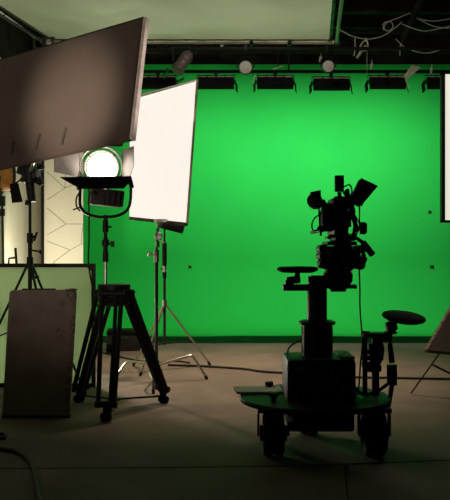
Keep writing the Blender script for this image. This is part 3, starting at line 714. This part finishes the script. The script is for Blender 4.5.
build('seat', MB().lathe(sc2,sax,[(.01,-.028),(.11,-.025),(.138,-.012),(.146,0),(.14,.012),(.12,.02),(.01,.024)],40), 'matte', t)
build('seat_post', MB().cyl((X(391),ty,Z(333)),(X(393),ty,Z(322)),.034,.03).cyl((X(386),ty-.03,Z(327)),(X(396),ty-.03,Z(325)),.032).box((X(397),ty,Z(321)),(.1,.1,.02)).lathe((X(391),ty,Z(334)),(0,0,1),[(.04,0),(.048,.008),(.04,.016)],20), 'black', t)
build('linkage', MB().tube([(X(350),DD-.1,Z(384)),(X(360),DD-.12,Z(391)),(X(372),DD-.12,Z(389)),(X(384),DD-.1,Z(382))],.012,8).tube([(X(352),DD-.2,Z(396)),(X(362),DD-.2,Z(399)),(X(378),DD-.18,Z(398))],.010,8), 'matte', t)
for (px, py, dy) in ((271,382,.22),(272,403,-.20)):
    x = X(px); 
    build('deck_knob', MB().cyl((x,DD+dy,zd),(x,DD+dy,zd+.035),.018).lathe((x,DD+dy,zd+.03),(0,0,1),[(.026,0),(.03,.006),(.03,.022),(.024,.027)],18), 'black', t)
tg = MB().lathe((X(285.5),DD-.33,.252),(0,-1,0),[(.018,-.01),(.022,0),(.018,.01)],12); tg.cyl((X(285.5),DD-.33,.25),(X(290),DD-.2,.25),.01)
build('pale_valve', tg, 'paper', t)['label'] = 'pale round fitting under the deck'
# white plank on deck
zp_ = zd+.006
pw = MB(); pa = V((.078,5.32,0)); pb = V((.395,5.35,0)); dirp = (pb-pa).normalized(); sd = V((-dirp.y,dirp.x,0))
pw.slab([pa+V((0,0,zp_)), pb+V((0,0,zp_)), pb+sd*.20+V((0,0,zp_+.004)), pa+sd*.21+V((0,0,zp_+.004))], (0,0,1), .014)
tag(build('white_slat', pw, 'paper'), 'short off-white slab lying on the left side of the dolly deck', 'slab')

# fluid head
t = thing('geared_head', (X(340),DD,Z(286)+.0), 'bulky black geared head between the dolly column and the camera', 'tripod head')
hm = MB(); hy = DD
hm.box((X(341),hy,Z(257)),(X(358)-X(323),.22,Z(246)-Z(268)),bev=.025); 
for (px, py, r, l_) in ((322,249,.030,.2),(321.5,256,.026,.24),(323,264,.032,.2),(360,249,.028,.18),(362,259,.018,.2),(358,265,.030,.22)):
    hm.cyl((X(px),hy-l_/2,Z(py)),(X(px),hy+l_/2,Z(py)),r)
hm.lathe((X(340),hy-.12,Z(258)),(0,-1,0),[(.09,-.02),(.10,0),(.09,.025),(.05,.03)],28)
build('head_body', hm, 'black', t)
build('tilt_wheel', MB().ringtorus((X(320),hy,Z(259)),(1,0,0),.055,.009).cyl((X(318),hy,Z(259)),(X(324),hy,Z(259)),.015), 'black', t)
build('tilt_wheel', MB().cyl((X(356),hy,Z(259)),(X(364.5),hy,Z(259)),.014).ringtorus((X(363.5),hy,Z(259)),(1,0,0),.045,.009), 'black', t)
bs = MB().lathe((X(338),hy,0),(0,0,1),[(.055,Z(289.5)),(.075,Z(286)),(.095,Z(281)),(.098,Z(274)),(.085,Z(271)),(.1,Z(266))],32).cyl((X(324),hy,Z(280)),(X(352),hy,Z(277)),.022)
build('head_base', bs, 'black', t)
pl = MB().box((X(339),hy,Z(243.5)),(X(354)-X(325),.30,.025),bev=.006).box((X(342),hy,Z(239)),(.13,.28,.03),bev=.006); build('top_plate', pl, 'black', t)
build('pan_handle', MB().cyl((X(352),hy-.05,Z(236)),(X(361),hy-.14,Z(244)),.012).cyl((X(360),hy-.13,Z(243)),(X(366.5),hy-.2,Z(254)),.020,.022), 'black', t)

# cinema camera
t = thing('cinema_camera', (X(339),DD,Z(238)), 'black cinema camera with hood, eyepiece and side monitor on the dolly', 'camera')
cy = DD
cb_ = MB().box((X(338.7),cy+.05,Z(218)),(X(346)-X(331.5),.34,Z(198.5)-Z(238)),bev=.012)
for k_ in range(5): cb_.box((X(339),cy-.125,Z(206+k_*6)),(.085,.02,.012))
build('camera_body', cb_, 'black', t)
build('battery', MB().box((X(326.5),cy-.02,Z(219)),(X(332)-X(321.5),.13,Z(207)-Z(232)),bev=.008).box((X(326),cy-.09,Z(219)),(.05,.015,.12),bev=.003), 'matte', t)
build('rod', MB().cyl((X(319),cy-.1,Z(231)),(X(319),cy+.45,Z(231)),.011).cyl((X(319),cy-.1,Z(226)),(X(319),cy-.1,Z(236)),.008).cyl((X(316.5),cy-.1,Z(227)),(X(322),cy-.1,Z(231)),.016), 'black', t)
build('rod', MB().cyl((X(352),cy-.1,Z(235)),(X(352),cy+.45,Z(235)),.011), 'grey', t)
build('lens', MB().lathe((X(339),cy+.22,Z(216)),(0,1,0),[(.05,0),(.055,.02),(.055,.08),(.062,.09),(.062,.16),(.05,.18)],28), 'black', t)
mbx = MB().box((X(339),cy+.44,Z(217)),(.15,.04,.12),bev=.006); build('matte_box', mbx, 'matte', t)
# eyepiece at left
ep = MB(); ec_ = V((X(314),cy-.05,Z(201.5)))
ep.lathe(ec_,(-.25,-1,.1),[(.03,-.12),(.040,-.08),(.050,-.04),(.052,.0),(.048,.035),(.035,.04)],24)
ep.slab([V((X(309),cy-.11,Z(197))),V((X(319),cy-.11,Z(197))),V((X(318.3),cy-.13,Z(191.3))),V((X(308.5),cy-.13,Z(193.6)))],(0,1,0),.06)
build('eyepiece', ep, 'black', t)
build('eyepiece_arm', MB().cyl((X(316),cy-.02,Z(204)),(X(325),cy-.02,Z(203)),.03,.022).cyl((X(323),cy-.02,Z(202)),(X(323),cy-.02,Z(207)),.02).cyl((X(324),cy-.02,Z(205)),(X(332),cy-.02,Z(205)),.012).cyl((X(318.5),cy-.02,Z(206)),(X(318.5),cy-.08,Z(230)),.006), 'black', t)
# top receiver
build('receiver', MB().box((X(339.7),cy+.02,Z(183.4)),(X(344)-X(335.4),.05,Z(175.4)-Z(191.6)),bev=.004).box((X(339.7),cy-.006,Z(181)),(.035,.006,.03)), 'matte', t)
build('receiver_mount', MB().cyl((X(340),cy+.02,Z(192)),(X(340),cy+.02,Z(199.5)),.014).box((X(340),cy+.02,Z(198)),(.07,.1,.02)), 'black', t)
# hooded monitor at right
mc = [V((X(360.2),cy-.02,Z(179.2))),V((X(376.8),cy-.02,Z(187))),V((X(363.5),cy+.03,Z(204))),V((X(351.5),cy+.03,Z(199)))]
mo = build('monitor_hood', MB().slab(mc,(0,1,0),.09), 'matte', t)
build('monitor_frame', MB().bar(mc[2]+V((0,-.005,0)),mc[3]+V((0,-.005,0)),.02,.03), 'black', t)
build('hood_rim', MB().bar(mc[0]+V((0,-.003,0)),mc[1]+V((0,-.003,0)),.012,.012), 'black', t)
build('monitor_arm', MB().cyl((X(347),cy,Z(196)),(X(353),cy,Z(201)),.016).cyl((X(353),cy,Z(202)),(X(360),cy,Z(205)),.016).cyl((X(359.5),cy,Z(204)),(X(359.5),cy,Z(224)),.005).cyl((X(345),cy,Z(191)),(X(349),cy,Z(198)),.020), 'black', t)
sd_ = MB().cyl((X(348),cy-.06,Z(204)),(X(356),cy-.06,Z(232)),.016).cyl((X(350),cy,Z(200)),(X(353),cy,Z(214)),.02).box((X(348),cy+.02,Z(219)),(.035,.12,.11),bev=.008).cyl((X(352),cy-.08,Z(228)),(X(353),cy-.08,Z(240)),.010)
build('side_bracket', sd_, 'black', t)
build('focus_motor', MB().cyl((X(361.5),cy-.05,Z(222.5)),(X(361.5),cy-.05,Z(234.5)),.020).cyl((X(364),cy-.04,Z(223.5)),(X(364),cy-.04,Z(233)),.014).cyl((X(354),cy-.05,Z(228)),(X(362),cy-.05,Z(228)),.012), 'black', t)
wr = MB().tube([(X(320),cy-.06,Z(214)),(X(313),cy-.08,Z(219)),(X(310.5),cy-.08,Z(226)),(X(313),cy-.06,Z(231)),(X(319),cy-.04,Z(228))],.005,8)
wr.tube([(X(344),cy,Z(187)),(X(349),cy-.02,Z(185)),(X(351.5),cy-.02,Z(191)),(X(350),cy,Z(198))],.005,8).tube([(X(343.5),cy,Z(193)),(X(348),cy-.02,Z(190)),(X(349),cy-.04,Z(205)),(X(353),cy-.06,Z(221)),(X(351),cy-.05,Z(237))],.006,8)
wr.tube([(X(346),cy-.1,Z(205)),(X(352),cy-.12,Z(216)),(X(357),cy-.1,Z(226)),(X(354),cy-.08,Z(236))],.005,8)
build('wiring', wr, 'cable', t)
build('base_plate', MB().box((X(338),cy+.08,Z(237)),(.10,.42,.018),bev=.004).cyl((X(330),cy-.08,Z(236)),(X(327),cy-.10,Z(238)),.012), 'black', t)

tag(build('camera_cable', MB().tube([(X(357),DD-.08,Z(262)),(X(358.5),DD-.05,Z(285)),(X(359),DD-.04,Z(310)),(X(361.5),DD-.03,Z(340)),(X(359),DD-.05,Z(365)),(X(357),DD-.08,zd+.08),(X(355),DD-.06,zd+.012)], .0055, 8), 'cable'), 'thin black cable hanging from the camera head down to the dolly deck', 'cable')

# ------------------------------------------------------------------ floor cables
def fcable(pts, r, lab, m='cable'):
    q = []
    for (x,y) in pts:
        D = (H-r)*F/(y-250); q.append(V(((x-225)*D/F, D, r+.001)))
    tag(build('floor_cable', MB().tube(q, r, 8), m), lab, 'cable', 'cables lying on the floor')
fcable([(168,365),(185,365.5),(200,366),(225,367.5),(245,369),(262,371.5),(290,373),(310,373)], .012, 'black cable on the floor running from the chrome stand to the dolly')
fcable([(345,377),(370,377.5),(400,378),(425,378.5),(455,379)], .012, 'black cable on the floor running right from the dolly under the tilted board')
fcable([(-20,447),(0,449),(18,452),(30,462),(36,478),(40,505),(43,540)], .014, 'dark cable curving across the floor at lower left')
fcable([(-10,437),(0,438),(4,438),(6,436),(3,434),(-8,434)], .011, 'short cable loop end at the left edge of the floor', 'grey')
fcable([(100,352),(130,359),(155,363),(175,361),(190,363)], .010, 'thin black cable on the floor under the chrome stand')
# thin cable near dolly body back-left
tag(build('dolly_cable', MB().tube([(X(303),DD+.1,Z(341)),(X(295),DD+.12,Z(346)),(X(290),DD+.1,Z(350)),(X(288),DD+.05,Z(355))], .006, 8), 'cable'), 'short black cable arching from the dolly column to the drive body', 'cable')

# ------------------------------------------------------------------ unseen lamps added for fill; first a drum lamp over the floor
wl = V((.45, 8.9, 4.30)); t = thing('overhead_lamp', wl, 'drum lamp hanging above the studio floor behind the overhead cloth', 'studio light')
build('shade', MB().lathe(wl, (0,0,1), [(.22,-.12),(.22,.14),(.10,.2),(.001,.2)], 32, caps=False), 'matte', t)
build('hanger', MB().cyl(wl+V((0,0,.19)), V((wl.x,wl.y,ZC)), .012), 'black', t)
light('overhead_glow', 'POINT', V((.45,9.2,4.72)), (0,0,-1), 30, (1,.90,.78), t, shadow_soft_size=.08)  # added fill above the drum to lift the cables and ceiling
light('overhead_beam', 'SPOT', wl-V((0,0,.05)), V((-.06,-.10,-1)), 760, (1,.73,.58), t, spot_size=math.radians(78), spot_blend=1.0, shadow_soft_size=.2)
t = thing('silk_lamp', V((.05, 7.0, 4.6)), 'wide overhead lamp box hanging above the stretched cloth', 'studio light')  # unseen lamp box added so the cloth glows from above
build('lamp_box', MB().box((.05,7.0,4.66),(2.6,1.6,.10),bev=.01), 'matte', t)
for x_ in (-1.1, 1.2): build('hanger', MB().cyl((x_,7.0,4.7),(x_,7.0,ZC),.012), 'black', t)
light('silk_beam', 'AREA', V((.05,7.0,4.60)), (0,0,-1), 33, (1,.97,.84), t, shape='RECTANGLE', size=2.5, size_y=1.5)
lt = V((-2.2, 9.5, .62)); t = thing('flood_lamp', lt-V((0,0,.62)), 'twin headed flood lamp on a low stand hidden behind the framed cloth panel', 'studio light')  # unseen flood added to brighten the cream walls and backlight the panel
for dv_ in (V((-.22,1,.78)).normalized(), V((0,-1,0))):
    o_ = lt+dv_*.09
    build('lamp_head', MB().lathe(o_, dv_, [(.03,-.06),(.07,-.04),(.10,.10),(.09,.10),(.06,-.03),(.001,-.035)], 24, caps=False), 'black', t)
build('pole', MB().cyl((lt.x,lt.y,.01),(lt.x,lt.y,.6),.012).cyl((lt.x,lt.y,.0),(lt.x,lt.y,.02),.13), 'black', t)
light('flood_beam', 'SPOT', lt+V((-.22,1,.78)).normalized()*.2, V((-.22,1,.78)), 92, (1,.87,.70), t, spot_size=math.radians(84), spot_blend=.5, shadow_soft_size=.08)
light('flood_beam', 'SPOT', lt+V((0,-.2,0)), V((0,-1,0)), 170, (1,.90,.74), t, spot_size=math.radians(110), spot_blend=.6, shadow_soft_size=.08)
# unseen lamp added near the camera side, aimed at the big board
kl = V((-1.9, 2.2, .95)); t = thing('snoot_lamp', kl-V((0,0,.95)), 'small snooted lamp on a floor stand left of the camera', 'studio light')
tgt = onboard(72,104); dv = (tgt-kl).normalized()
build('lamp_body', MB().lathe(kl, dv, [(.05,-.2),(.08,-.16),(.08,0),(.045,.02),(.045,.16),(.040,.16),(.038,.02)], 24), 'black', t)
build('pole', MB().cyl((kl.x,kl.y,.3),(kl.x,kl.y,kl.z-.05), .014), 'black', t)
for k_ in range(3):
    a = k_*2*PI/3; build('leg', MB().cyl((kl.x,kl.y,.5),(kl.x+.3*math.cos(a),kl.y+.3*math.sin(a),.01), .01), 'black', t)
light('snoot_beam', 'SPOT', kl+dv*.17, dv, 980, (1,.84,.70), t, spot_size=math.radians(15), spot_blend=1.0, shadow_soft_size=.06)

sl = V((2.6, 3.1, 2.15)); t = thing('side_lamp', V((2.6,3.1,0)), 'small spot lamp on a floor stand to the right of the camera', 'studio light')  # unseen lamp added to brighten the pale edge of the big board
sdv = ((TR+BR)/2-e1*.02-sl).normalized()
build('lamp_body', MB().lathe(sl, sdv, [(.05,-.2),(.08,-.16),(.08,0),(.07,.02)], 24), 'black', t)
build('pole', MB().cyl((sl.x,sl.y,.3),(sl.x,sl.y,sl.z-.05), .014), 'black', t)
for k_ in range(3):
    a = k_*2*PI/3; build('leg', MB().cyl((sl.x,sl.y,.6),(sl.x+.35*math.cos(a),sl.y+.35*math.sin(a),.01), .01), 'black', t)
light('side_beam', 'SPOT', sl+sdv*.05, sdv, 420, (1,.88,.80), t, spot_size=math.radians(15.5), spot_blend=.7, shadow_soft_size=.06)
t = bpy.data.objects['snoot_lamp']
light('snoot_spill', 'SPOT', kl+dv*.17, dv, 100, (1,.84,.70), t, spot_size=math.radians(66), spot_blend=.8, shadow_soft_size=.1)  # wide weak fill added at the same unseen lamp

# ------------------------------------------------------------------ world, camera, colour
w = bpy.data.worlds.new('dark_studio'); sc.world = w; w.use_nodes = True
w.node_tree.nodes['Background'].inputs[0].default_value = (.9,.85,.8,1); w.node_tree.nodes['Background'].inputs[1].default_value = 0.0
cd = bpy.data.cameras.new('camera'); co = bpy.data.objects.new('camera', cd); COL.objects.link(co)
cd.sensor_fit = 'HORIZONTAL'; cd.sensor_width = 36; cd.lens = 64; co.location = (0,0,H); co.rotation_euler = (PI/2,0,0)
cd.clip_end = 60; sc.camera = co
sc.view_settings.view_transform = 'Standard'; sc.view_settings.look = 'None'; sc.view_settings.gamma = 1
sc.view_settings.exposure = 0; sc.view_settings.use_curve_mapping = False
